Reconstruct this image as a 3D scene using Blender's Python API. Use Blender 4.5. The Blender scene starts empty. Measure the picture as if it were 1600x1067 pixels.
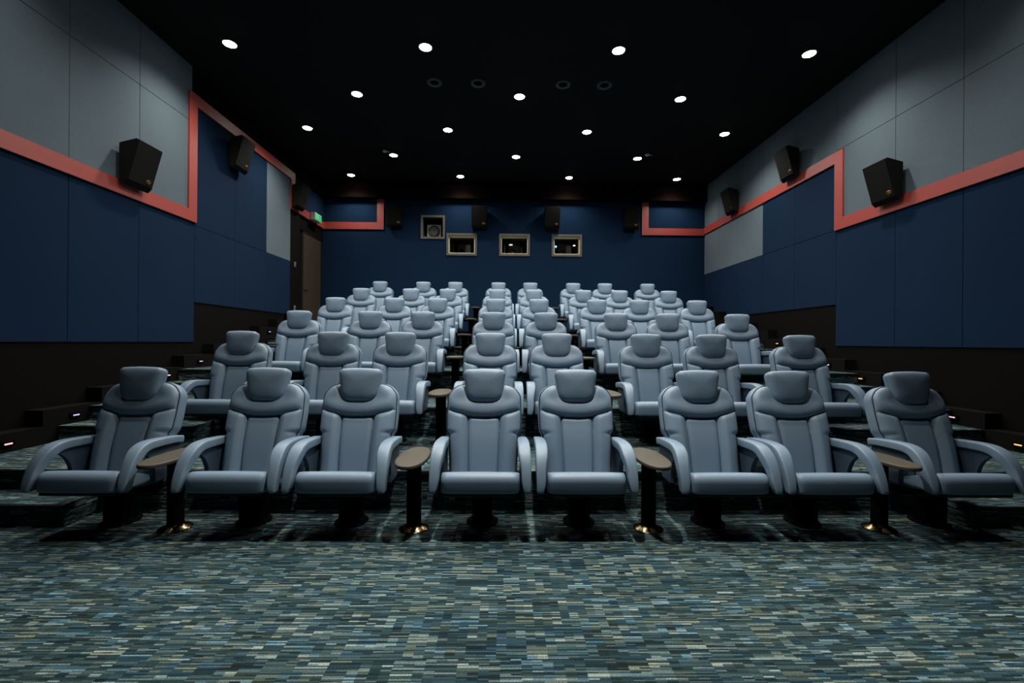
import bpy, bmesh, math, random
from mathutils import Matrix, Vector
random.seed(4)
S = bpy.context.scene
COL = S.collection

# ------------------------------------------------------------------ camera, world, exposure
def make_camera():
    yaw, pit, rol = 0.0152, 0.0013, -0.0073
    def world(X, U, D):
        c, s = math.cos(rol), math.sin(rol)
        x, u = X * c + U * s, -X * s + U * c
        c, s = math.cos(pit), math.sin(pit)
        y, z = D * c - u * s, D * s + u * c
        c, s = math.cos(yaw), math.sin(yaw)
        return Vector((x * c + y * s, -x * s + y * c, z))
    r, u, f = world(1, 0, 0), world(0, 1, 0), world(0, 0, 1)
    cam = bpy.data.cameras.new('camera')
    cam.sensor_width = 36.0
    cam.lens = 36.0 * 700 / 1600
    cam.clip_start = 0.05
    o = bpy.data.objects.new('camera', cam)
    m = Matrix((r, u, -f)).transposed().to_4x4()
    m.translation = Vector((0, 0, 1.424))
    o.matrix_world = m
    COL.objects.link(o)
    S.camera = o
make_camera()
W = bpy.data.worlds.new('world')
S.world = W
W.use_nodes = True
W.node_tree.nodes['Background'].inputs[0].default_value = (0.5, 0.62, 0.8, 1)
W.node_tree.nodes['Background'].inputs[1].default_value = 0.004
S.view_settings.view_transform = 'Standard'
S.view_settings.look = 'None'
S.view_settings.gamma = 1
S.view_settings.use_curve_mapping = False
S.view_settings.exposure = 0.0
LAMP_W = 280.0           # every ceiling downlight
FRONT_W = 1350.0          # unseen lamp added ahead of the first row to brighten the centre seats
LAMP_COLOR = (1.0, 0.95, 0.86)
SPOT_ANGLE = 139
SPOT_BLEND = 1.0
FRONT_ANGLE = 82

# ------------------------------------------------------------------ measures
XL, XR, YB = -4.93, 5.44, 12.19      # side walls, back wall
YF = -1.6                            # where the modelled room stops behind the camera
ZC = 5.71                            # ceiling
ROWS, PITCH, RISE = 6, 1.40, 0.331
XC, XS = 0.212, 0.993
SEATS = [XC + XS * v for v in (-3.235, -2.195, -1.425, -.385, .385, 1.425, 2.195, 3.235)]
TABLES = [XC + XS * v for v in (-2.715, -.905, .905, 2.715)]
Y0 = 3.45
STRL, STRR = -4.76, 5.27             # inner faces of the black side plinths

# ------------------------------------------------------------------ materials
def new_mat(name):
    m = bpy.data.materials.new(name)
    m.use_nodes = True
    return m, m.node_tree, m.node_tree.nodes['Principled BSDF']

def simple(name, col, rough=.5, metal=0., spec=.5, bump=0., bscale=200., emit=None, estr=0., var=0.):
    m, t, b = new_mat(name)
    b.inputs['Base Color'].default_value = (*col, 1)
    b.inputs['Roughness'].default_value = rough
    b.inputs['Metallic'].default_value = metal
    b.inputs['Specular IOR Level'].default_value = spec
    if emit:
        b.inputs['Emission Color'].default_value = (*emit, 1)
        b.inputs['Emission Strength'].default_value = estr
    if bump or var:
        tc = t.nodes.new('ShaderNodeTexCoord')
        n = t.nodes.new('ShaderNodeTexNoise')
        n.inputs['Scale'].default_value = bscale
        n.inputs['Detail'].default_value = 3
        t.links.new(tc.outputs['Object'], n.inputs['Vector'])
        if bump:
            bp = t.nodes.new('ShaderNodeBump')
            bp.inputs['Strength'].default_value = bump
            bp.inputs['Distance'].default_value = .002
            t.links.new(n.outputs['Fac'], bp.inputs['Height'])
            t.links.new(bp.outputs['Normal'], b.inputs['Normal'])
        if var:
            mx = t.nodes.new('ShaderNodeMix')
            mx.data_type = 'RGBA'
            mx.inputs[6].default_value = (*[c * (1 - var) for c in col], 1)
            mx.inputs[7].default_value = (*[min(1, c * (1 + var)) for c in col], 1)
            t.links.new(n.outputs['Fac'], mx.inputs[0])
            t.links.new(mx.outputs[2], b.inputs['Base Color'])
    return m

def fabric(name, col, sheen=.15):
    m, t, b = new_mat(name)
    b.inputs['Roughness'].default_value = .9
    b.inputs['Specular IOR Level'].default_value = .08
    b.inputs['Sheen Weight'].default_value = sheen
    g = t.nodes.new('ShaderNodeNewGeometry')
    w1 = t.nodes.new('ShaderNodeTexNoise'); w1.inputs['Scale'].default_value = 160; w1.inputs['Detail'].default_value = 2
    w2 = t.nodes.new('ShaderNodeTexNoise'); w2.inputs['Scale'].default_value = 1.3; w2.inputs['Detail'].default_value = 3
    mp = t.nodes.new('ShaderNodeMapping'); mp.inputs['Scale'].default_value = (1, 1, .25)
    t.links.new(g.outputs['Position'], mp.inputs['Vector'])
    t.links.new(mp.outputs['Vector'], w1.inputs['Vector'])
    t.links.new(g.outputs['Position'], w2.inputs['Vector'])
    ad = t.nodes.new('ShaderNodeMath'); ad.operation = 'MULTIPLY_ADD'; ad.inputs[1].default_value = .6
    t.links.new(w1.outputs['Fac'], ad.inputs[0])
    ml = t.nodes.new('ShaderNodeMath'); ml.operation = 'MULTIPLY'; ml.inputs[1].default_value = .4
    t.links.new(w2.outputs['Fac'], ml.inputs[0])
    t.links.new(ml.outputs[0], ad.inputs[2])
    mx = t.nodes.new('ShaderNodeMix'); mx.data_type = 'RGBA'
    mx.inputs[6].default_value = (*[c * .7 for c in col], 1)
    mx.inputs[7].default_value = (*[c * 1.3 for c in col], 1)
    t.links.new(ad.outputs[0], mx.inputs[0])
    t.links.new(mx.outputs[2], b.inputs['Base Color'])
    bp = t.nodes.new('ShaderNodeBump'); bp.inputs['Strength'].default_value = .25; bp.inputs['Distance'].default_value = .002
    t.links.new(w1.outputs['Fac'], bp.inputs['Height'])
    t.links.new(bp.outputs['Normal'], b.inputs['Normal'])
    return m

def carpet():
    m, t, b = new_mat('carpet')
    N, L = t.nodes, t.links
    b.inputs['Roughness'].default_value = .95
    b.inputs['Specular IOR Level'].default_value = .1
    def math_(op, a=None, c=None, d=None):
        n = N.new('ShaderNodeMath'); n.operation = op
        for i, v in enumerate((a, c, d)):
            if v is None: continue
            if isinstance(v, (int, float)): n.inputs[i].default_value = v
            else: L.new(v, n.inputs[i])
        return n.outputs[0]
    def hash_(x, y, z=0.):
        cb = N.new('ShaderNodeCombineXYZ')
        for i, v in enumerate((x, y, z)):
            if isinstance(v, (int, float)): cb.inputs[i].default_value = v
            else: L.new(v, cb.inputs[i])
        w = N.new('ShaderNodeTexWhiteNoise'); w.noise_dimensions = '3D'
        L.new(cb.outputs[0], w.inputs['Vector'])
        return w.outputs['Value']
    g = N.new('ShaderNodeNewGeometry')
    sx = N.new('ShaderNodeSeparateXYZ'); L.new(g.outputs['Position'], sx.inputs[0])
    nn = N.new('ShaderNodeSeparateXYZ'); L.new(g.outputs['True Normal'], nn.inputs[0])
    side = math_('GREATER_THAN', math_('ABSOLUTE', nn.outputs[0]), .5)
    front = math_('SUBTRACT', 1., side)
    X = math_('MULTIPLY_ADD', sx.outputs[1], side, math_('MULTIPLY', sx.outputs[0], front))
    R = math_('SUBTRACT', math_('MULTIPLY', sx.outputs[1], front), sx.outputs[2])
    R = math_('ADD', R, .00137)
    line = math_('FLOOR', math_('DIVIDE', R, .0090))
    band = math_('FLOOR', math_('DIVIDE', R, .054))
    tile = math_('FLOOR', math_('DIVIDE', R, .252))
    col0 = math_('FLOOR', math_('MULTIPLY_ADD', hash_(tile, 3.), 5., math_('DIVIDE', X, .047)))
    zone = math_('FLOOR', math_('DIVIDE', col0, 6.))
    span = math_('ADD', math_('FLOOR', math_('MULTIPLY', hash_(line, zone, 7.), 3.4)), 1.)
    run = math_('FLOOR', math_('DIVIDE', col0, span))
    h1 = hash_(line, run, math_('ADD', span, 1.))
    bspan = math_('ADD', math_('FLOOR', math_('MULTIPLY', hash_(band, zone, 9.), 3.)), 1.)
    brun = math_('FLOOR', math_('DIVIDE', col0, bspan))
    h3 = hash_(band, brun, 3.)
    fine = N.new('ShaderNodeTexNoise'); fine.inputs['Scale'].default_value = 1; fine.inputs['Detail'].default_value = 1.5
    fm = N.new('ShaderNodeMapping'); fm.inputs['Scale'].default_value = (190, 260, 260)
    L.new(g.outputs['Position'], fm.inputs['Vector']); L.new(fm.outputs['Vector'], fine.inputs['Vector'])
    v = math_('MULTIPLY', h1, .66)
    v = math_('MULTIPLY_ADD', h3, .19, v)
    v = math_('MULTIPLY_ADD', math_('SUBTRACT', fine.outputs['Fac'], .5), .62, math_('ADD', v, .06))
    cr = N.new('ShaderNodeValToRGB'); L.new(v, cr.inputs[0])
    e = cr.color_ramp.elements
    e[0].position = .05; e[0].color = (.003, .006, .007, 1)
    e[1].position = 1.; e[1].color = (.34, .40, .38, 1)
    for p, c in ((.30, (.009, .022, .026, 1)), (.48, (.019, .041, .046, 1)), (.66, (.043, .070, .073, 1)), (.80, (.115, .157, .153, 1))):
        k = e.new(p); k.color = c
    warm = N.new('ShaderNodeMix'); warm.data_type = 'RGBA'; warm.blend_type = 'MULTIPLY'
    warm.inputs[7].default_value = (1.22, 1.0, .80, 1)
    hw = hash_(band, brun, 11.)
    hw2 = hash_(line, run, 12.)
    f = math_('GREATER_THAN', math_('MULTIPLY_ADD', hw, .6, math_('MULTIPLY', hw2, .4)), .76)
    L.new(f, warm.inputs[0]); L.new(cr.outputs[0], warm.inputs[6])
    blue = N.new('ShaderNodeMix'); blue.data_type = 'RGBA'; blue.blend_type = 'MULTIPLY'
    blue.inputs[7].default_value = (.66, .93, 1.22, 1)
    f2 = math_('LESS_THAN', math_('MULTIPLY_ADD', hw, .55, math_('MULTIPLY', hw2, .45)), .30)
    L.new(f2, blue.inputs[0]); L.new(warm.outputs[2], blue.inputs[6])
    L.new(blue.outputs[2], b.inputs['Base Color'])
    bp = N.new('ShaderNodeBump'); bp.inputs['Strength'].default_value = .5; bp.inputs['Distance'].default_value = .004
    L.new(fine.outputs['Fac'], bp.inputs['Height']); L.new(bp.outputs['Normal'], b.inputs['Normal'])
    return m

def glass():
    m = bpy.data.materials.new('booth_glass'); m.use_nodes = True
    t = m.node_tree; t.nodes.clear()
    o = t.nodes.new('ShaderNodeOutputMaterial'); mix = t.nodes.new('ShaderNodeMixShader')
    tr = t.nodes.new('ShaderNodeBsdfTransparent'); gl = t.nodes.new('ShaderNodeBsdfGlossy')
    gl.inputs['Roughness'].default_value = .02
    fr = t.nodes.new('ShaderNodeFresnel'); fr.inputs[0].default_value = 1.45
    t.links.new(fr.outputs[0], mix.inputs[0]); t.links.new(tr.outputs[0], mix.inputs[1]); t.links.new(gl.outputs[0], mix.inputs[2])
    t.links.new(mix.outputs[0], o.inputs[0])
    return m

M = {}
M['leather'] = simple('blue_leather', (.124, .184, .254), .48, spec=.4, bump=.25, bscale=420, var=.06)
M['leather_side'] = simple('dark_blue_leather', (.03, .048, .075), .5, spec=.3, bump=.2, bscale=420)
M['piping'] = simple('black_piping', (.008, .009, .012), .5)
M['black_metal'] = simple('black_metal', (.0025, .0025, .0025), .8, spec=.02)
M['pan'] = simple('black_plastic_pan', (.005, .005, .006), .5, spec=.25)
M['tabletop'] = simple('taupe_tabletop', (.044, .037, .026), .55, spec=.3, bump=.05, bscale=60, var=.12)
M['tablerim'] = simple('taupe_table_rim', (.09, .078, .06), .4)
M['bronze'] = simple('bronze_base', (.15, .11, .06), .2, metal=1.)
M['navy'] = fabric('navy_fabric', (.0035, .0142, .037), 0.)
M['grey'] = fabric('grey_blue_fabric', (.078, .106, .128), .05)
M['wblack'] = fabric('black_wall_cloth', (.0016, .0014, .0010), 0.)
M['plinth'] = simple('black_plinth', (.0025, .0025, .0025), .9, spec=.08, bump=.2, bscale=80)
M['red'] = simple('red_trim_lacquer', (.27, .030, .023), .45, spec=.9)
M['fascia'] = simple('dark_red_black_fascia', (.0035, .0013, .0011), .9, spec=.04)
M['ceiling'] = simple('black_ceiling', (.0045, .005, .005), .8, spec=.15, bump=.1, bscale=40)
M['carpet'] = carpet()
M['dark_edge_strip'] = simple('black_edge_strip', (.004, .004, .004), .6, spec=.3)  # black for the shade lines under tread edges, shared by the door frame
M['spk'] = simple('black_speaker_cabinet', (.004, .004, .004), .6, spec=.2, bump=.4, bscale=300)
M['grille'] = simple('black_speaker_grille', (.0055, .006, .005), .85, spec=.12, bump=.6, bscale=500)
M['copper'] = simple('copper_badge', (.62, .26, .09), .28, metal=1.)
M['dark_mark'] = simple('dark_badge_script', (.03, .015, .01), .5)
M['frame'] = simple('grey_window_frame', (.075, .070, .058), .5)
M['reveal'] = simple('cream_window_reveal', (.62, .58, .47), .6)
M['booth'] = simple('dark_booth_wall', (.015, .016, .013), .9)
M['glass'] = glass()
M['projector_grey'] = simple('projector_grey', (.30, .29, .25), .5)
M['projector_dark'] = simple('projector_dark', (.02, .02, .02), .4)
M['lens'] = simple('lens_glass', (.02, .02, .03), .05, spec=.9)
M['olive'] = simple('pale_olive_plate', (.30, .32, .24), .6)
M['door'] = simple('brown_door', (.036, .027, .018), .7, spec=.2, bump=.2, bscale=30, var=.1)
M['white'] = simple('white_plastic', (.75, .75, .72), .4)
M['sensor'] = simple('pale_ceiling_fitting', (.5, .5, .47), .5)
M['ring'] = simple('dark_grey_ring', (.05, .055, .055), .5)
M['switch'] = simple('grey_switch_plate', (.16, .17, .18), .4)
M['green'] = simple('green_sign_face', (.0, .35, .11), .4, emit=(.0, .5, .12), estr=.35)
M['signwhite'] = simple('white_pictogram', (.45, .62, .5), .4, emit=(.5, 1, .6), estr=.12)
M['lamp'] = simple('lamp_diffuser', (.9, .9, .85), .5, emit=(1, .97, .88), estr=40)
M['lamp_ring'] = simple('lamp_trim_ring', (.02, .02, .02), .5)
M['led_pink'] = simple('step_light_pink', (.5, .3, .35), .4, emit=(1, .55, .65), estr=1.1)
M['led_amber'] = simple('step_light_amber', (.5, .35, .2), .4, emit=(1, .55, .12), estr=1.0)
M['led_violet'] = simple('step_light_violet', (.4, .3, .5), .4, emit=(.55, .4, 1), estr=1.0)
M['led_blue'] = simple('booth_blue_led', (.1, .2, .8), .4, emit=(.15, .45, 1), estr=8)

# ------------------------------------------------------------------ mesh helpers
def link(name, me, mat, parent=None, loc=(0, 0, 0)):
    mats = mat if isinstance(mat, (list, tuple)) else [mat]
    for k in mats: me.materials.append(M[k])
    o = bpy.data.objects.new(name, me)
    o.location = loc
    if parent: o.parent = parent
    COL.objects.link(o)
    return o

def mesh(name, verts, faces, smooth=False, angle=None):
    me = bpy.data.meshes.new(name)
    me.from_pydata([tuple(v) for v in verts], [], faces)
    bm = bmesh.new(); bm.from_mesh(me)
    bmesh.ops.remove_doubles(bm, verts=bm.verts, dist=1e-6)
    bmesh.ops.recalc_face_normals(bm, faces=bm.faces)
    bm.to_mesh(me); bm.free()
    if smooth:
        me.polygons.foreach_set('use_smooth', [True] * len(me.polygons))
        if angle: me.set_sharp_from_angle(angle=math.radians(angle))
    me.update()
    return me

def box_bm(boxes, bevel=0., seg=2):
    bm = bmesh.new()
    for (x0, y0, z0, x1, y1, z1) in boxes:
        r = bmesh.ops.create_cube(bm, size=1)
        for v in r['verts']:
            v.co = Vector((x0 + (v.co.x + .5) * (x1 - x0), y0 + (v.co.y + .5) * (y1 - y0), z0 + (v.co.z + .5) * (z1 - z0)))
    if bevel:
        bmesh.ops.bevel(bm, geom=bm.edges[:], offset=bevel, segments=seg, profile=.5, affect='EDGES')
    return bm

def boxes(name, bx, mat, parent=None, bevel=0., loc=(0, 0, 0)):
    me = bpy.data.meshes.new(name)
    bm = box_bm(bx, bevel); bm.to_mesh(me); bm.free()
    return link(name, me, mat, parent, loc)

def loft(rings, closed=True, cap0=True, cap1=True):
    n = len(rings[0]); V = [p for r in rings for p in r]; F = []
    for i in range(len(rings) - 1):
        for j in range(n if closed else n - 1):
            k = (j + 1) % n
            F.append((i * n + j, i * n + k, (i + 1) * n + k, (i + 1) * n + j))
    if cap0: F.append(tuple(range(n)))
    if cap1: F.append(tuple((len(rings) - 1) * n + j for j in range(n)))
    return V, F

def round_poly(corners, n=8):
    """corners: (x, y, radius) in order -> list of points with rounded corners and subdivided edges"""
    out = []; K = len(corners)
    arcs = []
    for i in range(K):
        p0 = Vector(corners[i - 1][:2]); p = Vector(corners[i][:2]); p1 = Vector(corners[(i + 1) % K][:2]); r = corners[i][2]
        a, b = (p0 - p).normalized(), (p1 - p).normalized()
        ang = a.angle(b)
        d = r / math.tan(ang / 2)
        A, B = p + a * d, p + b * d
        c = p + (a + b).normalized() * (r / math.sin(ang / 2))
        arc = []
        va, vb = A - c, B - c
        th = va.angle_signed(vb) if r > 0 else 0
        for k in range(n + 1):
            f = k / n
            # rotate va towards vb
            w = math.acos(max(-1, min(1, va.normalized().dot(vb.normalized()))))
            if w < 1e-6: q = va.lerp(vb, f)
            else: q = (va * math.sin((1 - f) * w) + vb * math.sin(f * w)) / math.sin(w)
            arc.append(c + q)
        arcs.append(arc)
    for i in range(K):
        out += arcs[i]
        a, b = arcs[i][-1], arcs[(i + 1) % K][0]
        m = max(1, int((b - a).length / .03))
        for k in range(1, m): out.append(a.lerp(b, k / m))
    return out

def prism(name, pts, axis, lo, hi, mat, parent=None, smooth=False):
    def P(a, b, w):
        return (w, a, b) if axis == 0 else ((a, w, b) if axis == 1 else (a, b, w))
    V, F = loft([[P(a, b, lo) for a, b in pts], [P(a, b, hi) for a, b in pts]])
    return link(name, mesh(name, V, F, smooth, 35 if smooth else None), mat, parent)

def lathe(profile, n=32, sx=1., sy=1.):
    rings = [[(r * math.cos(2 * math.pi * k / n) * sx, r * math.sin(2 * math.pi * k / n) * sy, z) for k in range(n)] for r, z in profile]
    return loft(rings)

def empty(name, loc, label=None, cat=None, group=None):
    o = bpy.data.objects.new(name, None)
    o.empty_display_size = .1
    o.location = loc
    COL.objects.link(o)
    if label: tag(o, label, cat, group)
    return o

def tag(o, label, cat, group=None):
    o['label'] = label; o['category'] = cat
    if group: o['group'] = group
    return o

def structure(o):
    o['kind'] = 'structure'
    return o

def copy_tree(o, parent=None):
    c = o.copy(); COL.objects.link(c)
    if parent: c.parent = parent
    for ch in list(o.children):
        if ch.name.startswith('~'): continue
        copy_tree(ch, c)
    return c

def sstep(a, b, x):
    t = max(0., min(1., (x - a) / (b - a)))
    return t * t * (3 - 2 * t)

def interp(tab, x):
    if x <= tab[0][0]: return tab[0][1]
    for (a, p), (b, q) in zip(tab, tab[1:]):
        if x <= b:
            t = (x - a) / (b - a); t = t * t * (3 - 2 * t)
            return p + (q - p) * t
    return tab[-1][1]

# ------------------------------------------------------------------ room shell
HS = 3.456                                                     # front edge of the first half step
def plat_y(k): return 3.81 + PITCH * (k - 2)                   # front edge of the platform of row k
structure(boxes('floor', [(XL - .3, YF, -.12, XR + .3, plat_y(2) + .02, 0)], 'carpet'))
for k in range(2, ROWS + 1):
    y0 = plat_y(k); y1 = plat_y(k + 1) + .02 if k < ROWS else YB + .1
    z = RISE * (k - 1)
    p = structure(boxes('floor_platform', [(XL - .05, y0, z - RISE - .05, XR + .05, y1, z)], 'carpet'))
    boxes('dark_edge_strip', [(XL + .17, y0 - .012, z - .030, XR - .17, y0 + .004, z - .004)], 'dark_edge_strip', p)  # black strip drawn as the shadow line under the platform edge
    h = z - RISE / 2
    for side, (a, b) in (('left', (XL, -3.34)), ('right', (3.63, XR))):
        s = structure(boxes('floor_step', [(a, HS + PITCH * (k - 2), h - RISE / 2, b, y0 - .001, h)], 'carpet'))
        na, nb = (STRL, b) if side == 'left' else (a, STRR)
        boxes('dark_edge_strip', [(na, HS + PITCH * (k - 2) - .012, h - .030, nb, HS + PITCH * (k - 2) + .004, h - .004)], 'dark_edge_strip', s)  # same painted shadow line under the half step edge

structure(boxes('ceiling', [(XL - .3, YF, ZC, XR + .3, YB + .3, ZC + .1)], 'ceiling'))
D = .035
def walls():
    g = .0025
    # ---- left
    wl = structure(boxes('wall_left', [(XL - .3, YF, -.1, XL - .05, YB + .3, ZC)], 'wblack'))
    def panel(wall, side, ya, yb, za, zb, mat):
        x0, x1 = (XL - .05, XL) if side == 'left' else (XR, XR + .05)
        boxes('fabric_panel', [(x0, ya + g, za + g, x1, yb - g, zb - g)], mat, wall, bevel=.004)
    JL = [YF, -.08, .96, 2.0, 3.04, 4.08, 5.12, 6.09, 7.17, 8.23, 9.30, 10.32]
    for i in range(8):
        a, b = JL[i], JL[i + 1]
        panel(wl, 'left', a, b, 1.35 + D, 3.25 + D, 'navy')
        b2 = min(b, 7.09)
        panel(wl, 'left', a, b2, 3.38 + D, 4.81 + D, 'grey')
        panel(wl, 'left', a, b2, 4.81 + D, ZC, 'grey')
    for i in range(8, 11):
        a, b = JL[i], JL[i + 1]
        panel(wl, 'left', a, b, 1.98 + D, 3.20 + D, 'navy')
        panel(wl, 'left', a + (0 if i > 8 else -.08), b, 3.20 + D, 5.15 + D, 'grey' if i == 10 else 'navy')
    panel(wl, 'left', 10.4, YB, 4.5 + D, 5.2 + D, 'navy')
    # black cladding: plain black cloth below the panels, a pilaster beside the door niche
    boxes('black_cladding', [(XL - .05, YF, 0, XL - .012, 7.17, 1.35 + D), (XL - .05, 7.17, .3, XL - .012, 10.32, 1.98 + D)], 'wblack', wl)
    boxes('pilaster', [(XL - .05, 10.32, 1.2, XL, 10.80, 4.5 + D)], 'wblack', wl)
    boxes('lintel', [(XL - .05, 10.80, 4.07 + D, XL - .02, YB, 4.5 + D)], 'wblack', wl)
    # ---- right
    wr = structure(boxes('wall_right', [(XR + .05, YF, -.1, XR + .3, YB + .3, ZC)], 'wblack'))
    JR = [YF, .0, 1.05, 2.1, 3.15, 4.2, 5.25, 6.18, 7.30, 8.36, 9.41, 10.45, 11.4, YB]
    for i in range(8):
        a, b = JR[i], JR[i + 1]
        panel(wr, 'right', a, b, 1.36 + D, 3.27 + D, 'navy')
        b2 = min(b, 7.22)
        panel(wr, 'right', a, b2, 3.40 + D, 4.575 + D, 'grey')
        panel(wr, 'right', a, b, 4.575 + D, ZC, 'grey')
    for i in range(8, 13):
        a, b = JR[i], JR[i + 1]
        panel(wr, 'right', a, b, 2.04 + D, 3.27 + D, 'navy')
        panel(wr, 'right', a - (.08 if i == 8 else 0), b, 3.27 + D, 4.45 + D, 'grey' if i >= 10 else 'navy')
        panel(wr, 'right', a, b, 4.45 + D, ZC, 'grey')
    boxes('black_cladding', [(XR + .012, YF, 0, XR + .05, 7.30, 1.36 + D), (XR + .012, 7.30, .3, XR + .05, YB, 2.04 + D)], 'wblack', wr)
    # ---- back, with the four openings of the projection booth
    op = [(-1.60, 3.74 + D, -.80, 4.32 + D), (-.17, 3.74 + D, .64, 4.32 + D), (1.26, 3.74 + D, 2.06, 4.32 + D), (-2.30, 4.185 + D, -1.67, 4.80 + D)]
    xs = sorted({XL - .05, XR + .05, -3.4, 3.8} | {o[0] for o in op} | {o[2] for o in op})
    zs = sorted({1.2, ZC, 3.0, 5.27 + D} | {o[1] for o in op} | {o[3] for o in op})
    bx = []
    for i in range(len(xs) - 1):
        run = None
        for j in range(len(zs) - 1):
            cx, cz = (xs[i] + xs[i + 1]) / 2, (zs[j] + zs[j + 1]) / 2
            if any(o[0] < cx < o[2] and o[1] < cz < o[3] for o in op):
                if run: bx.append(run); run = None
                continue
            run = (xs[i], YB, run[2] if run else zs[j], xs[i + 1], YB + .16, zs[j + 1])
        if run: bx.append(run)
    wb = structure(boxes('wall_back', bx, 'navy'))
    for i, (a, z0, b, z1) in enumerate(op):
        wd = structure(empty('window_%d' % (i + 1), ((a + b) / 2, YB, z0)))
        cx = (a + b) / 2; h = z1 - z0; w = (b - a) / 2; f = .045
        fr = [(-w - .012, -.022, -.012, -w + f, .05, h + .012), (w - f, -.022, -.012, w + .012, .05, h + .012),
              (-w + f, -.022, -.012, w - f, .05, f), (-w + f, -.022, h - f, w - f, .05, h + .012)]
        boxes('window_frame', fr, 'frame', wd)
        d0, d1 = .05, .30
        if i < 3:
            q, e_ = .016, h - f - .09
            boxes('lit_bead', [(-w + f - .004, -.012, f - .004, -w + f + q, .04, e_), (w - f - q, -.012, f - .004, w - f + .004, .04, e_), (-w + f, -.012, f - .004, w - f, .04, f + q)], 'reveal', wd)  # cream strips stand in for lit opening edges; shaded top left out
        rv = [(-w + f - .02, d0, f - .02, -w + f, d1, h - f), (w - f, d0, f - .02, w - f + .02, d1, h - f),
              (-w + f, d0, f - .02, w - f, d1, f), (-w + f, d0, h - f, w - f, d1, h - f + .02)]
        boxes('reveal', rv, 'reveal' if i < 3 else 'booth', wd)
        if i < 3:
            boxes('glass_pane', [(-w + f, d1 - .012, f, w - f, d1 - .004, h - f)], 'glass', wd)
    # booth behind the wall
    for nm, b in (('wall_booth_back', (-2.6, 14.2, 3.2, 2.6, 14.3, 5.3)), ('wall_booth_left', (-2.7, YB + .3, 3.2, -2.6, 14.3, 5.3)), ('wall_booth_right', (2.6, YB + .3, 3.2, 2.7, 14.3, 5.3)),
                  ('floor_booth', (-2.6, YB + .16, 3.1, 2.6, 14.3, 3.2)), ('ceiling_booth', (-2.6, YB + .3, 5.3, 2.6, 14.3, 5.4))):
        structure(boxes(nm, [b], 'booth'))
walls()

# red trims, one bent band per wall
def trims():
    t = .028
    L = [(YF, 3.24), (7.18, 3.24), (7.18, 5.08), (10.30, 5.08), (10.30, 4.40), (YB, 4.40), (YB, 4.58), (10.48, 4.58), (10.48, 5.26), (7.0, 5.26), (7.0, 3.42), (YF, 3.42)]
    structure(prism('trim_1', [(a, b + D) for a, b in L], 0, XL - .01, XL + t, 'red'))
    R = [(YF, 3.26), (7.31, 3.26), (7.31, 4.365), (YB, 4.365), (YB, 4.55), (7.13, 4.55), (7.13, 3.445), (YF, 3.445)]
    structure(prism('trim_2', [(a, b + D) for a, b in R], 0, XR - t, XR + .01, 'red'))
    B = [(XL, 4.41), (-3.31, 4.41), (-3.31, 5.24), (-3.49, 5.24), (-3.49, 4.6), (XL, 4.6)]
    structure(prism('trim_3', [(a, b + D) for a, b in B], 1, YB - t, YB + .01, 'red'))
    B = [(3.71, 5.24), (3.71, 4.335), (XR, 4.335), (XR, 4.525), (3.89, 4.525), (3.89, 5.24)]
    structure(prism('trim_4', [(a, b + D) for a, b in B], 1, YB - t, YB + .01, 'red'))
    # dark fascia below the ceiling, projecting to shade the top of the back wall
    structure(boxes('trim_5', [(XL, YB - .17, 5.235 + D, XR, YB + .02, ZC)], 'fascia'))
trims()

# the door in the left wall behind the pilaster
d = structure(empty('door_1', (XL - .05, 11.56, 1.655)))
boxes('door_leaf', [(-.0, -.52, 0, .022, .52, 2.41)], 'door', d, bevel=.004)
boxes('door_frame', [(-.0, -.58, 0, .028, -.525, 2.45), (-.0, .525, 0, .028, .58, 2.45), (0, -.58, 2.415, .028, .58, 2.45)], 'dark_edge_strip', d)
boxes('door_handle', [(.02, -.46, 1.0, .06, -.44, 1.02), (.05, -.46, 1.0, .065, -.34, 1.02)], 'black_metal', d, bevel=.003)

# black stepped plinths along both walls with a step light per step
def plinths():
    cols = ['led_pink', 'led_amber', 'led_violet']
    hood = None
    for side, xf, xw, sgn, y1, stp, z1, zst in (('left', STRL, XL, 1, 4.354, .676, .419, .1687), ('right', STRR, XR, -1, 4.50, .678, .414, .1705)):
        pts = [(3.2, 0.0)]
        top = None
        prof = []
        for k in range(-1, 12):
            yc = y1 + stp * k; z = z1 + zst * k + .095
            prof += [(yc - stp / 2, z), (yc + stp / 2, z)]
        prof = [p for p in prof if p[0] <= YB]
        if side == 'left': prof = [p for p in prof if p[0] <= 10.4]
        ye = prof[-1][0]
        poly = [(prof[0][0], -.05)] + prof + [(ye, prof[-1][1] - .5)] + [(ye, prof[-1][1] - .6)]
        a, b = (xw - .04, xf) if side == 'left' else (xf, xw + .04)
        st = structure(prism('baseboard_' + side, poly, 0, a, b, 'plinth'))
        for k in range(0, 9 if side == 'left' else 10):
            yc = y1 + stp * k; z = z1 + zst * k
            nm = 'step_light'
            ordn = ['first', 'second', 'third', 'fourth', 'fifth', 'sixth', 'seventh', 'eighth', 'ninth', 'tenth'][k]
            o = empty(nm, (xf, yc, z), 'tiny glowing step light on black plinth by %s wall, %s from the front' % (side, ordn), 'step light', 'step lights along the %s aisle' % side)
            boxes('housing', [(min(0, sgn * .022), -.06, -.026, max(0, sgn * .022), .06, .026)], 'black_metal', o, bevel=.003)
            boxes('light_strip', [(min(sgn * .020, sgn * .026), -.034, -.010, max(sgn * .020, sgn * .026), .034, .003)], cols[(k * 2 + (side == 'right')) % 3], o)
plinths()

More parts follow.
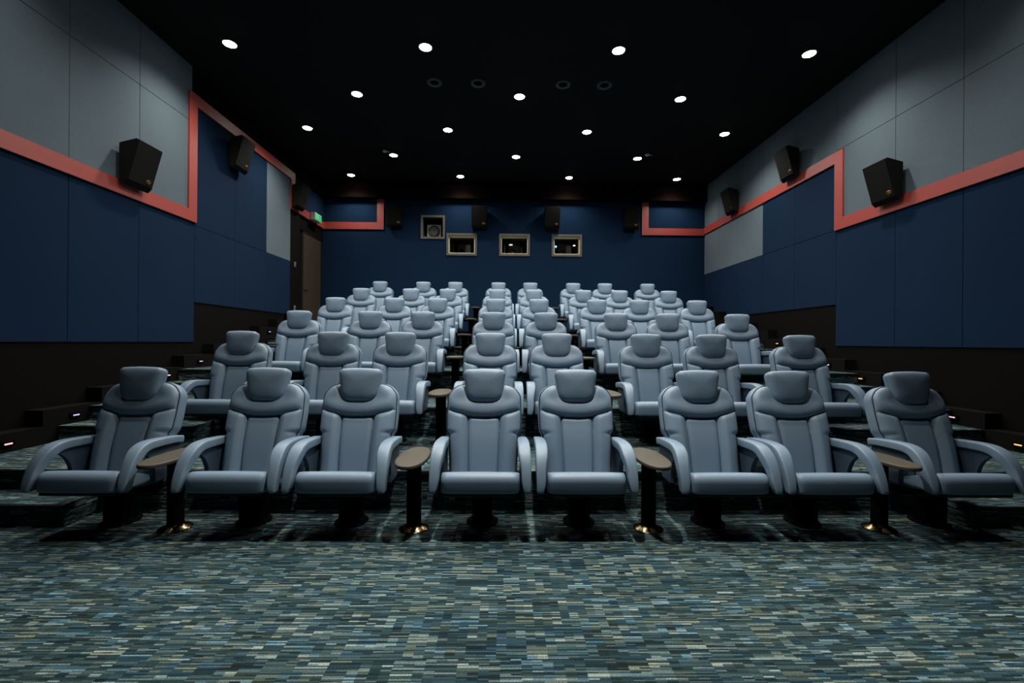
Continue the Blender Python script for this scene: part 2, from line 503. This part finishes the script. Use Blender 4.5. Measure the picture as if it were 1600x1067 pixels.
# ------------------------------------------------------------------ ceiling fixtures
def downlights():
    rows = {-3: 1, -2: 4, -1: 3, 0: 4, 1: 3, 2: 4, 3: 3, 4: 4}
    V, F = lathe([(.112, ZC - 5.71 + 0), (.112, -.010), (.100, -.014), (.088, -.010), (.086, 0)], 40)
    ring_me = mesh('trim_ring', V, F, True, 40)
    V, F = lathe([(.086, 0), (.086, -.010), (.078, -.014), (.06, -.018), (.03, -.021), (.004, -.022)], 40)
    dif_me = mesh('diffuser', V, F, True, 50)
    for m_, k in ((ring_me, 'lamp_ring'), (dif_me, 'lamp')): m_.materials.append(M[k])
    ld = bpy.data.lights.new('downlight_beam', 'SPOT')
    ld.energy = LAMP_W; ld.color = LAMP_COLOR
    ld.spot_size = math.radians(SPOT_ANGLE); ld.spot_blend = SPOT_BLEND; ld.shadow_soft_size = .07
    lh = ld.copy(); lh.energy = LAMP_W * .65      # dimmed row added above the first row to light the seats
    lo = ld.copy(); lo.energy = LAMP_W * .36      # the outer two dimmed further
    lb = ld.copy(); lb.energy = LAMP_W * .45      # dimmed next to the back wall
    lf = ld.copy(); lf.energy = FRONT_W; lf.spot_size = math.radians(FRONT_ANGLE)  # stronger added lamp with a narrower beam, out of view
    rn = {0: 'nearest row in view', 1: 'second row', 2: 'third row', 3: 'fourth row', 4: 'row closest to back wall'}
    pn = {3: ['left', 'middle', 'right'], 4: ['far left', 'middle left', 'middle right', 'far right']}
    for r, n in rows.items():
        y = 6.533 + 1.2724 * r
        for i in range(n):
            x = .219 + 2.8213 * (i - (n - 1) / 2)
            if r >= 0:
                lab = 'round recessed ceiling downlight, %s one of the %s' % (pn[n][i], rn[r])
            else:
                lab = 'round recessed ceiling downlight outside the picture, ' + (('%s one above its top edge' % pn[n][i] if r == -1 else '%s one added over the first row' % pn[n][i] if r == -2 else ('added ahead of the seats to light them')))
            o = empty('ceiling_downlight', (x, y, ZC), lab, 'ceiling light', 'downlights in the black ceiling')
            for nm, me in (('trim_ring', ring_me), ('diffuser', dif_me)):
                c = bpy.data.objects.new(nm, me); c.parent = o; COL.objects.link(c)
            l = bpy.data.objects.new('beam', lf if r < -2 else (lo if i in (0, 3) else lh) if r == -2 else lb if r == 4 else ld); l.parent = o; l.location = (0, 0, -.10); COL.objects.link(l)
downlights()

def ceiling_bits():
    V, F = lathe([(.125, 0), (.125, -.012), (.115, -.02), (.075, -.012), (.07, 0)], 40)
    rme = mesh('ring', V, F, True, 40); rme.materials.append(M['ring'])
    V, F = lathe([(.07, 0), (.07, -.004), (.03, -.006), (.003, -.006)], 32)
    cme = mesh('core', V, F, True, 40); cme.materials.append(M['black_metal'])
    for x, w in ((-1.2, 'leftmost'), (-.48, 'second from left'), (.93, 'third from left'), (1.62, 'rightmost')):
        o = empty('ceiling_speaker', (x, 7.42, ZC), 'dark ring-shaped round fitting in black ceiling, %s of four in a line' % w, 'ceiling fitting', 'ring fittings in the ceiling')
        for nm, me in (('ring', rme), ('core', cme)):
            c = bpy.data.objects.new(nm, me); c.parent = o; COL.objects.link(c)
    for x, w in ((-2.74, 'left'), (3.20, 'right')):
        o = empty('ceiling_sensor', (x, 10.12, ZC), 'small pale ceiling fitting just beside the %s downlight of the fourth row' % w, 'ceiling fitting', 'small pale ceiling fittings')
        V, F = lathe([(.05, 0), (.05, -.02), (.035, -.035), (.003, -.035)], 24)
        link('body', mesh('body', V, F, True, 40), 'sensor', o)
        boxes('arm', [(.03, -.012, -.03, .11, .012, -.015)], 'sensor', o, bevel=.003)
ceiling_bits()

# ------------------------------------------------------------------ wall loudspeakers
def speaker_proto():
    # local: +x out of the wall, y along the wall, z up; origin on the wall at the back-top
    w = .205
    prof = round_poly([(.05, -.03, .01), (.285, .03, .012), (.14, -.49, .012), (.085, -.545, .015), (.05, -.50, .01)], 3)
    V, F = loft([[(a, -w, b) for a, b in prof], [(a, w, b) for a, b in prof]])
    return mesh('cabinet', V, F)
def make_speaker(loc, rot, label):
    o = empty('wall_speaker', loc, label, 'speaker', 'black surround speakers on the walls')
    o.rotation_euler = (0, 0, rot)
    if not hasattr(make_speaker, 'me'):
        make_speaker.me = speaker_proto(); make_speaker.me.materials.append(M['spk'])
        # grille lies on the sloping front
        A, B = Vector((.285, .03)), Vector((.14, -.49)); t = (B - A).normalized(); n = Vector((-t.y, t.x))
        if n.x < 0: n = -n
        a, b = A + t * .012, B - t * .012
        V, F = loft([[(p.x + n.x * h, y, p.y + n.y * h) for p, y in ((a, -.19), (a, .19), (b, .19), (b, -.19))] for h in (-.004, .010)])
        make_speaker.gr = mesh('grille', V, F); make_speaker.gr.materials.append(M['grille'])
        c = B - t * .075 + n * .010
        N = 28
        def ell(rx, ry, h, cy=0.): return [(c.x + n.x * h + t.x * ry * math.sin(q), .115 + cy + rx * math.cos(q), c.y + n.y * h + t.y * ry * math.sin(q)) for q in [2 * math.pi * k / N for k in range(N)]]
        V, F = loft([ell(.042, .026, -.002), ell(.042, .026, .003), ell(.036, .021, .006)])
        make_speaker.bd = mesh('badge', V, F, True, 40); make_speaker.bd.materials.append(M['copper'])
        pts = []
        for k in range(13):
            f = k / 12; yy = .030 - .060 * f; zz = .011 * math.sin((f - .5) * 5.2)
            pts.append((yy, zz))
        V = []; F = []
        for h in (.004, .0075):
            for s in (-1, 1):
                for (yy, zz) in pts:
                    q = zz + s * .0032
                    V.append((c.x + n.x * h + t.x * q, .115 + yy, c.y + n.y * h + t.y * q))
        m_ = len(pts)
        for k in range(m_ - 1):
            F += [(2 * m_ + k, 2 * m_ + k + 1, 3 * m_ + k + 1, 3 * m_ + k), (k, k + 1, 2 * m_ + k + 1, 2 * m_ + k), (m_ + k, m_ + k + 1, 3 * m_ + k + 1, 3 * m_ + k)]
        make_speaker.mk = mesh('badge_script', V, F); make_speaker.mk.materials.append(M['dark_mark'])
        bb = box_bm([(0.0, -.06, -.36, .012, .06, -.10), (.01, -.035, -.32, .07, .035, -.14)], .003)
        make_speaker.br = bpy.data.meshes.new('bracket'); bb.to_mesh(make_speaker.br); bb.free()
        make_speaker.br.materials.append(M['black_metal'])
    ms = make_speaker
    def ch(nm, me, par):
        c = bpy.data.objects.new(nm, me); c.parent = par; COL.objects.link(c); return c
    ch('cabinet', ms.me, o); ch('grille', ms.gr, o); ch('bracket', ms.br, o)
    b = ch('badge', ms.bd, o); ch('badge_script', ms.mk, b)
for y, z, l in ((5.92, 3.90, 'on left wall, largest and nearest, lowest against the red trim'), (8.16, 4.98, 'on left wall, between two panel joints under the upper trim'), (10.50, 4.98, 'on left wall, beside the exit sign')):
    make_speaker((XL, y, z + D), 0, 'black wedge loudspeaker %s' % l)
for y, z, l in ((6.21, 3.91, 'on right wall, largest and nearest, against the lower red trim'), (8.37, 5.03, 'on right wall, middle one, above the red step'), (10.53, 5.0, 'on right wall, farthest one near back corner')):
    make_speaker((XR, y, z + D), math.pi, 'black wedge loudspeaker %s' % l)
for x, l in ((-3.00, 'beside the left red upright'), (-.72, 'above the gap between left and middle windows'), (1.24, 'above the right projection window'), (3.39, 'beside the right red upright')):
    make_speaker((x, YB, 4.99 + D), -math.pi / 2, 'black loudspeaker on the back wall, %s' % l)

# ------------------------------------------------------------------ exit sign, switches, booth equipment
def exit_sign():
    o = empty('exit_sign', (XL + .028, 11.5, 4.43 + D), 'green running man exit sign in white box above the door', 'exit sign')
    boxes('housing', [(0, -.20, 0, .115, .20, .185)], 'white', o, bevel=.006)
    f = boxes('sign_face', [(.110, -.185, .015, .119, .185, .17)], 'green', o)
    # running figure, doorway and arrow
    bx = [(.117, -.025, .132, .121, -.005, .150), (.117, -.028, .085, .121, -.008, .128), (.117, -.060, .100, .121, -.028, .108), (.117, -.008, .103, .121, .022, .111),
          (.117, -.045, .045, .121, -.028, .088), (.117, -.012, .045, .121, .012, .083), (.117, -.135, .04, .121, -.100, .145), (.117, .07, .088, .121, .150, .099), (.117, .135, .075, .121, .145, .112)]
    boxes('pictogram', bx, 'signwhite', f)
exit_sign()
for z, l in ((3.17, 'upper'), (2.15, 'lower')):
    o = empty('wall_switch', (XL, 10.55, z + D), 'small grey %s wall plate on black pilaster left of the door' % l, 'switch', 'wall plates beside the door')
    boxes('plate', [(0, -.04, -.055, .010, .04, .055)], 'switch', o, bevel=.003)
    boxes('rocker', [(.008, -.018, -.03, .016, .018, .03)], 'ring', o, bevel=.002)

def booth():
    specs = [(-1.2, 'behind the left projection window', 1), (.235, 'behind the middle projection window', 0), (1.66, 'behind the right projection window', 1)]
    for x, l, side in specs:
        o = empty('projector', (x, 12.95, 3.2), 'dark film projector cabinet standing %s' % l, 'projector', 'projectors in the booth')
        boxes('cabinet', [(-.17, -.15, 0, .17, .5, 1.08)], 'projector_dark', o, bevel=.01)
        boxes('side_panel', [(.06, -.20, 0, .20, .3, .98)] if side else [(-.27, -.12, 0, -.245, .1, .95), (.20, -.12, 0, .225, .1, .95)], 'projector_grey', o, bevel=.004)
        V, F = lathe([(.07, 0), (.075, .10), (.06, .12), (.05, .10), (.004, .095)], 28)
        lv = [(a, -.15 - c, .78 + b) for a, b, c in V]
        link('lens_barrel', mesh('lens_barrel', [(v[0] - .05, v[1], v[2]) for v in lv], F, True, 40), 'lens', o)
        boxes('stand_post', [(-.285, -.30, 0, -.270, -.285, 1.0)], 'projector_grey', o)
        if x > 1:
            boxes('indicator', [(-.30, -.24, .93, -.22, -.225, .965)], 'led_blue', o)
            boxes('control_box', [(-.31, -.225, .86, -.20, -.15, 1.0)], 'projector_dark', o)
    o = empty('port_grille', (-1.985, YB + .30, 4.25 + D), 'pale square plate with big round dark grille inside the square wall opening', 'grille')
    boxes('plate', [(-.19, -.09, 0, .19, -.07, .36)], 'olive', o, bevel=.004)
    boxes('shelf', [(-.30, -.2, -.04, .30, 0, -.02)], 'booth', o)
    V, F = lathe([(.155, 0), (.155, .02), (.13, .03), (.12, .015), (.003, .012)], 40)
    link('round_grille', mesh('round_grille', [(a, -.09 - c, .18 + b) for a, b, c in V], F, True, 40), 'projector_dark', o)
booth()

# ------------------------------------------------------------------ seats
def backrest_frame():
    L = math.radians(17.2)
    o = Vector((0, .135, .385)); t = Vector((0, math.sin(L), math.cos(L))); n = Vector((0, -math.cos(L), math.sin(L)))
    return o, t, n
BO, BT, BN = backrest_frame()
def bp(x, s, w): return tuple(BO + BT * s + BN * w + Vector((x, 0, 0)))
SH = .712
S0 = -.07
HW = [(-.07, .25), (0, .262), (.22, .274), (.29, .277), (.34, .300), (.45, .303), (.58, .300), (.66, .291), (.712, .283)]
def top_s(u): return SH - .085 * abs(u) ** 7 - .008 * abs(u) ** 2.5

def backrest_mesh():
    nx, ny = 88, 96
    V, F = [], []
    for j in range(ny + 1):
        for i in range(nx + 1):
            u = -1 + 2 * i / nx
            # concentrate samples towards the rim
            u = math.copysign(abs(u) ** .9, u)
            v = j / ny
            s = S0 + v * (top_s(u) - S0)
            x = u * interp(HW, s)
            edge = (1 - abs(u) ** 7)
            if v > .86: edge *= 1 - ((v - .86) / .14) ** 3
            edge = max(edge, 0) ** .55
            a = abs(x)
            seam_s = .435 + .052 * (a / .28) ** 2
            ds = s - seam_s
            below = 1 - sstep(-.004, .004, ds)
            vx = .117 + .012 * (s / .43)
            dv = a - vx
            bol = sstep(-.012, .065, dv) * below
            w = .028 + .036 * bol
            # lumbar swell of centre and bolsters
            w += .016 * math.sin(math.pi * max(0, min(1, s / .46))) * below
            # yoke panel above the seam, full under the headrest
            up = 1 - below
            w += up * (.022 + .012 * math.exp(-((ds - .06) / .05) ** 2) - .016 * sstep(.10, .20, ds) * (1 - sstep(.10, .20, a)))
            w *= edge
            gr = .017 * math.exp(-(ds / .006) ** 2) + .010 * math.exp(-(ds / .022) ** 2)
            gr += below * (.015 * math.exp(-(dv / .0055) ** 2) + .008 * math.exp(-(dv / .02) ** 2)) * (1 - math.exp(-(ds / .01) ** 2))
            w -= gr * min(1, edge * 1.2) * sstep(0, .25, edge)
            # soft creases at the waist where the arms meet
            w -= .006 * math.exp(-((s - .30) / .010) ** 2) * sstep(.20, .26, a)
            V.append(bp(x, s, w))
    for j in range(ny):
        for i in range(nx):
            k = j * (nx + 1) + i
            F.append((k, k + 1, k + nx + 2, k + nx + 1))
    me = bpy.data.meshes.new('backrest')
    # close it with a rim and a plain rear face
    rim = [i for i in range(nx + 1)] + [j * (nx + 1) + nx for j in range(1, ny + 1)] + [ny * (nx + 1) + i for i in range(nx - 1, -1, -1)] + [j * (nx + 1) for j in range(ny - 1, 0, -1)]
    base = len(V)
    R = len(rim)
    for k in rim: V.append(tuple(Vector(V[k]) + BN * -.03))
    for k in range(R):
        F.append((rim[k], rim[(k + 1) % R], base + (k + 1) % R, base + k))
    F.append(tuple(base + k for k in range(R)))
    return mesh('backrest', V, F, True, 60)

def outline(scale_x=1., grow=0., m=26):
    pts = []
    for k in range(m + 1):                       # up the right side
        s = S0 + (k / m) * (top_s(1) - S0); pts.append((interp(HW, s) * scale_x + grow, s))
    for k in range(1, 2 * m):                    # across the top
        u = 1 - k / m
        s = top_s(u); pts.append((u * (interp(HW, s) * scale_x + grow), s + grow * .9))
    for k in range(m, -1, -1):
        s = S0 + (k / m) * (top_s(1) - S0); pts.append((-interp(HW, s) * scale_x - grow, s))
    return pts

def shell_mesh():
    rings = []
    for g, w in ((-.006, .0), (.006, -.004), (.010, -.02), (.010, -.07), (.004, -.095), (-.02, -.108), (-.07, -.115)):
        rings.append([bp(x, s, w) for x, s in outline(1, g)])
    V, F = loft(rings)
    return mesh('back_shell', V, F, True, 60)

def tube_mesh(name, path, r, n=8):
    rings = []
    for i, p in enumerate(path):
        a = Vector(path[max(i - 1, 0)]); b = Vector(path[min(i + 1, len(path) - 1)])
        t = (b - a).normalized()
        x = t.cross(BN).normalized() if abs(t.dot(BN)) < .95 else t.orthogonal().normalized()
        y = t.cross(x)
        rings.append([tuple(Vector(p) + x * r * math.cos(q) + y * r * math.sin(q)) for q in [2 * math.pi * k / n for k in range(n)]])
    V, F = loft(rings)
    return mesh(name, V, F, True, 60)

def headrest_mesh():
    base = round_poly([(-.136, .550, .086), (.136, .550, .086), (.180, .818, .032), (-.180, .818, .032)], 8)
    c = Vector((0, .695))
    pts = []
    for p in base:
        q = Vector(p)
        if q.y > .79: q.y += .010 * (1 - (q.x / .178) ** 2)
        pts.append(q)
    rings = []
    for sc, w in ((.03, .112), (.25, .1115), (.5, .109), (.68, .105), (.8, .100), (.88, .094), (.94, .086), (.98, .075), (1.0, .062), (1.0, .056), (.985, .052), (.985, .050), (1.0, .046), (1.0, .012), (.97, .0), (.85, -.006), (.5, -.008)):
        ring = []
        for q in pts:
            d = (q - c) * sc
            p = c + d
            ww = w + .016 * sstep(.0, .17, abs(p.x)) ** 2 * (1 if w > .06 else 0) * .0 - .10 * (abs(p.x)) ** 2 * (1 if sc < 2 else 0)
            ww += .17 * (p.y - .60) - .02 - .5 * max(0, p.y - .72) ** 2
            ring.append(bp(p.x, p.y, ww))
        rings.append(ring)
    V, F = loft(rings)
    return mesh('headrest', V, F, True, 70)

def seat_mesh():
    prof = round_poly([(-.275, .345, .022), (-.285, .513, .060), (.22, .318, .03), (.22, .275, .02)], 8)
    c = Vector((-.03, .40))
    rings = []
    xs = [(-.284, .055), (-.282, .034), (-.276, .018), (-.266, .008), (-.250, .002), (-.235, 0)]
    seq = xs + [(-.235 + .47 * k / 12, 0) for k in range(1, 12)] + [(-a, b) for a, b in reversed(xs)]
    for x, ins in seq:
        ring = []
        for p in prof:
            d = Vector(p) - c
            l = d.length
            q = c + d * (1 - ins / max(l, .05) * 1.0 if ins else 1)
            z = q.y
            if p.y > .40: z += .004 * (1 - (x / .284) ** 2)
            ring.append((x, q.x - (.008 * (1 - (x / .284) ** 2) if q.x < -.2 else 0), z))
        rings.append(ring)
    V, F = loft(rings)
    return mesh('seat', V, F, True, 70)

def arm_mesh(sgn):
    top = [(.30, .632), (.22, .646), (.12, .655), (.02, .661), (-.06, .659), (-.125, .643), (-.18, .607), (-.225, .553), (-.258, .490), (-.280, .428), (-.290, .380), (-.290, .358)]
    # smooth by Catmull-Rom
    P = [Vector(p) for p in top]
    path = []
    for i in range(len(P) - 1):
        p0, p1, p2, p3 = P[max(i - 1, 0)], P[i], P[i + 1], P[min(i + 2, len(P) - 1)]
        for k in range(4):
            t = k / 4
            path.append(.5 * ((2 * p1) + (p2 - p0) * t + (2 * p0 - 5 * p1 + 4 * p2 - p3) * t * t + (3 * p1 - p0 - 3 * p2 + p3) * t ** 3))
    path.append(P[-1])
    rings = []
    n = len(path)
    for i, p in enumerate(path):
        f = i / (n - 1)
        t = (path[min(i + 1, n - 1)] - path[max(i - 1, 0)]).normalized()      # along, in (y,z)
        nm = Vector((t.y, -t.x))
        if nm.dot(Vector((.1, .45)) - p) < 0: nm = -nm                        # towards the inside of the curve
        wid = interp([(0, .070), (.25, .090), (.5, .092), (.75, .070), (1, .052)], f)
        th = interp([(0, .056), (.3, .062), (.6, .074), (1, .066)], f)
        outx = interp([(0, .352), (.3, .362), (.6, .366), (1, .362)], f)
        cx = outx - wid / 2
        sec = round_poly([(-wid / 2, 0, .016), (wid / 2, 0, .016), (wid / 2, th, .014), (-wid / 2, th, .014)], 4) if False else None
        r = .011
        ring = []
        for (ax, ay) in ((1, 1), (-1, 1), (-1, -1), (1, -1)):
            for k in range(5):
                a0 = {(1, 1): 0, (-1, 1): 90, (-1, -1): 180, (1, -1): 270}[(ax, ay)] + 90 * k / 4
                a = math.radians(a0)
                qx = ax * (wid / 2 - r) + r * math.cos(a)
                qy = ay * (th / 2 - r) + r * math.sin(a)
                # slightly crowned upper face
                if qy < 0: qy -= .003 * (1 - (qx / (wid / 2)) ** 2)
                y, z = p + nm * (th / 2 + qy)
                ring.append((sgn * (cx + qx), y, z))
        rings.append(ring)
    # rounded ends
    def shrink(ring, k, dy, dz):
        c = sum((Vector(q) for q in ring), Vector()) / len(ring)
        return [tuple(c + (Vector(q) - c) * k + Vector((0, dy, dz))) for q in ring]
    rings = [shrink(rings[0], .55, .016, -.002), shrink(rings[0], .85, .010, -.001)] + rings + [shrink(rings[-1], .85, 0, -.006)]
    V, F = loft(rings)
    return mesh('armrest', V, F, True, 60)

def side_panel_mesh(sgn):
    pts = [(-.098, .592), (-.075, .570), (-.048, .552), (-.018, .520), (.004, .482), (.018, .445), (.024, .40), (.024, .335), (.20, .335), (.27, .40), (.285, .50), (.275, .615), (.15, .62), (0, .62)]
    V, F = loft([[(sgn * x, y, z) for y, z in pts] for x in (.296, .300, .326, .330)])
    return mesh('side_panel', V, F)

def make_recliner():
    r = empty('recliner_seat', (0, 0, 0))
    sm = {}
    link('seat', seat_mesh(), 'leather', r)
    b = link('backrest', backrest_mesh(), 'leather', r)
    link('piping', tube_mesh('piping', [bp(x, s, .0) for x, s in outline(1, .003, 40)], .0034), 'piping', b)
    link('back_shell', shell_mesh(), 'leather', r)
    h = link('headrest', headrest_mesh(), 'leather', r)
    for sgn in (-1, 1):
        a = link('armrest', arm_mesh(sgn), 'leather', r)
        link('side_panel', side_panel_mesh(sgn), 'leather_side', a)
    boxes('seat_pan', [(-.268, -.262, .318, .268, -.05, .348), (-.268, -.06, .255, .268, .20, .300)], 'pan', r, bevel=.012)
    boxes('pedestal', [(-.075, .03, .02, .075, .19, .28), (-.30, .02, .25, .30, .20, .285)], 'black_metal', r, bevel=.006)
    V, F = lathe([(.125, 0), (.125, .008), (.10, .016), (.08, .02)], 36, 1, 1.15)
    link('base_plate', mesh('base_plate', [(x, y + .11, z) for x, y, z in V], F, True, 40), 'black_metal', r)
    return r

def make_table():
    r = empty('side_table', (0, 0, 0))
    N = 56
    def ov(k, z):
        out = []
        for i in range(N):
            q = 2 * math.pi * i / N
            cx, sy = math.cos(q), math.sin(q)
            e = 2 / 2.25
            out.append((math.copysign(abs(cx) ** e, cx) * (.118 + k), math.copysign(abs(sy) ** e, sy) * (.295 + k) - .03, z))
        return out
    V, F = loft([ov(-.012, .531), ov(-.002, .534), ov(0, .541), ov(0, .553), ov(-.003, .558), ov(-.008, .560), ov(-.02, .5605)])
    link('table_top', mesh('table_top', V, F, True, 40), 'tabletop', r)
    V, F = lathe([(.055, .02), (.055, .50), (.075, .515), (.085, .531)], 32)
    link('post', mesh('post', V, F, True, 40), 'black_metal', r)
    V, F = lathe([(.112, 0), (.112, .006), (.100, .014), (.075, .022), (.060, .034), (.056, .045)], 40)
    link('base', mesh('base', V, F, True, 40), 'bronze', r)
    return r

def seating():
    rn = ['front row', 'second row', 'third row', 'fourth row', 'fifth row', 'back row']
    pn = ['single seat at the far left', 'left seat of the left pair', 'right seat of the left pair', 'left seat of the centre pair',
          'right seat of the centre pair', 'left seat of the right pair', 'right seat of the right pair', 'single seat at the far right']
    tn = ['far left one', 'left of the centre pair', 'right of the centre pair', 'far right one']
    c0, t0 = make_recliner(), make_table()
    first = True
    for k in range(ROWS):
        y, z = Y0 + PITCH * k, RISE * k
        for i, x in enumerate(SEATS):
            o = c0 if first else copy_tree(c0)
            o.location = (x, y, z)
            tag(o, 'blue leather recliner, %s in the %s' % (pn[i], rn[k]), 'cinema seat', 'blue leather cinema recliners')
            if first: first = False
        for i, x in enumerate(TABLES):
            o = t0 if (k == 0 and i == 0) else copy_tree(t0)
            o.location = (x, y - .02, z)
            tag(o, 'oval taupe table on black post in the %s, %s' % (rn[k], tn[i]), 'side table', 'oval tables between the seats')
seating()
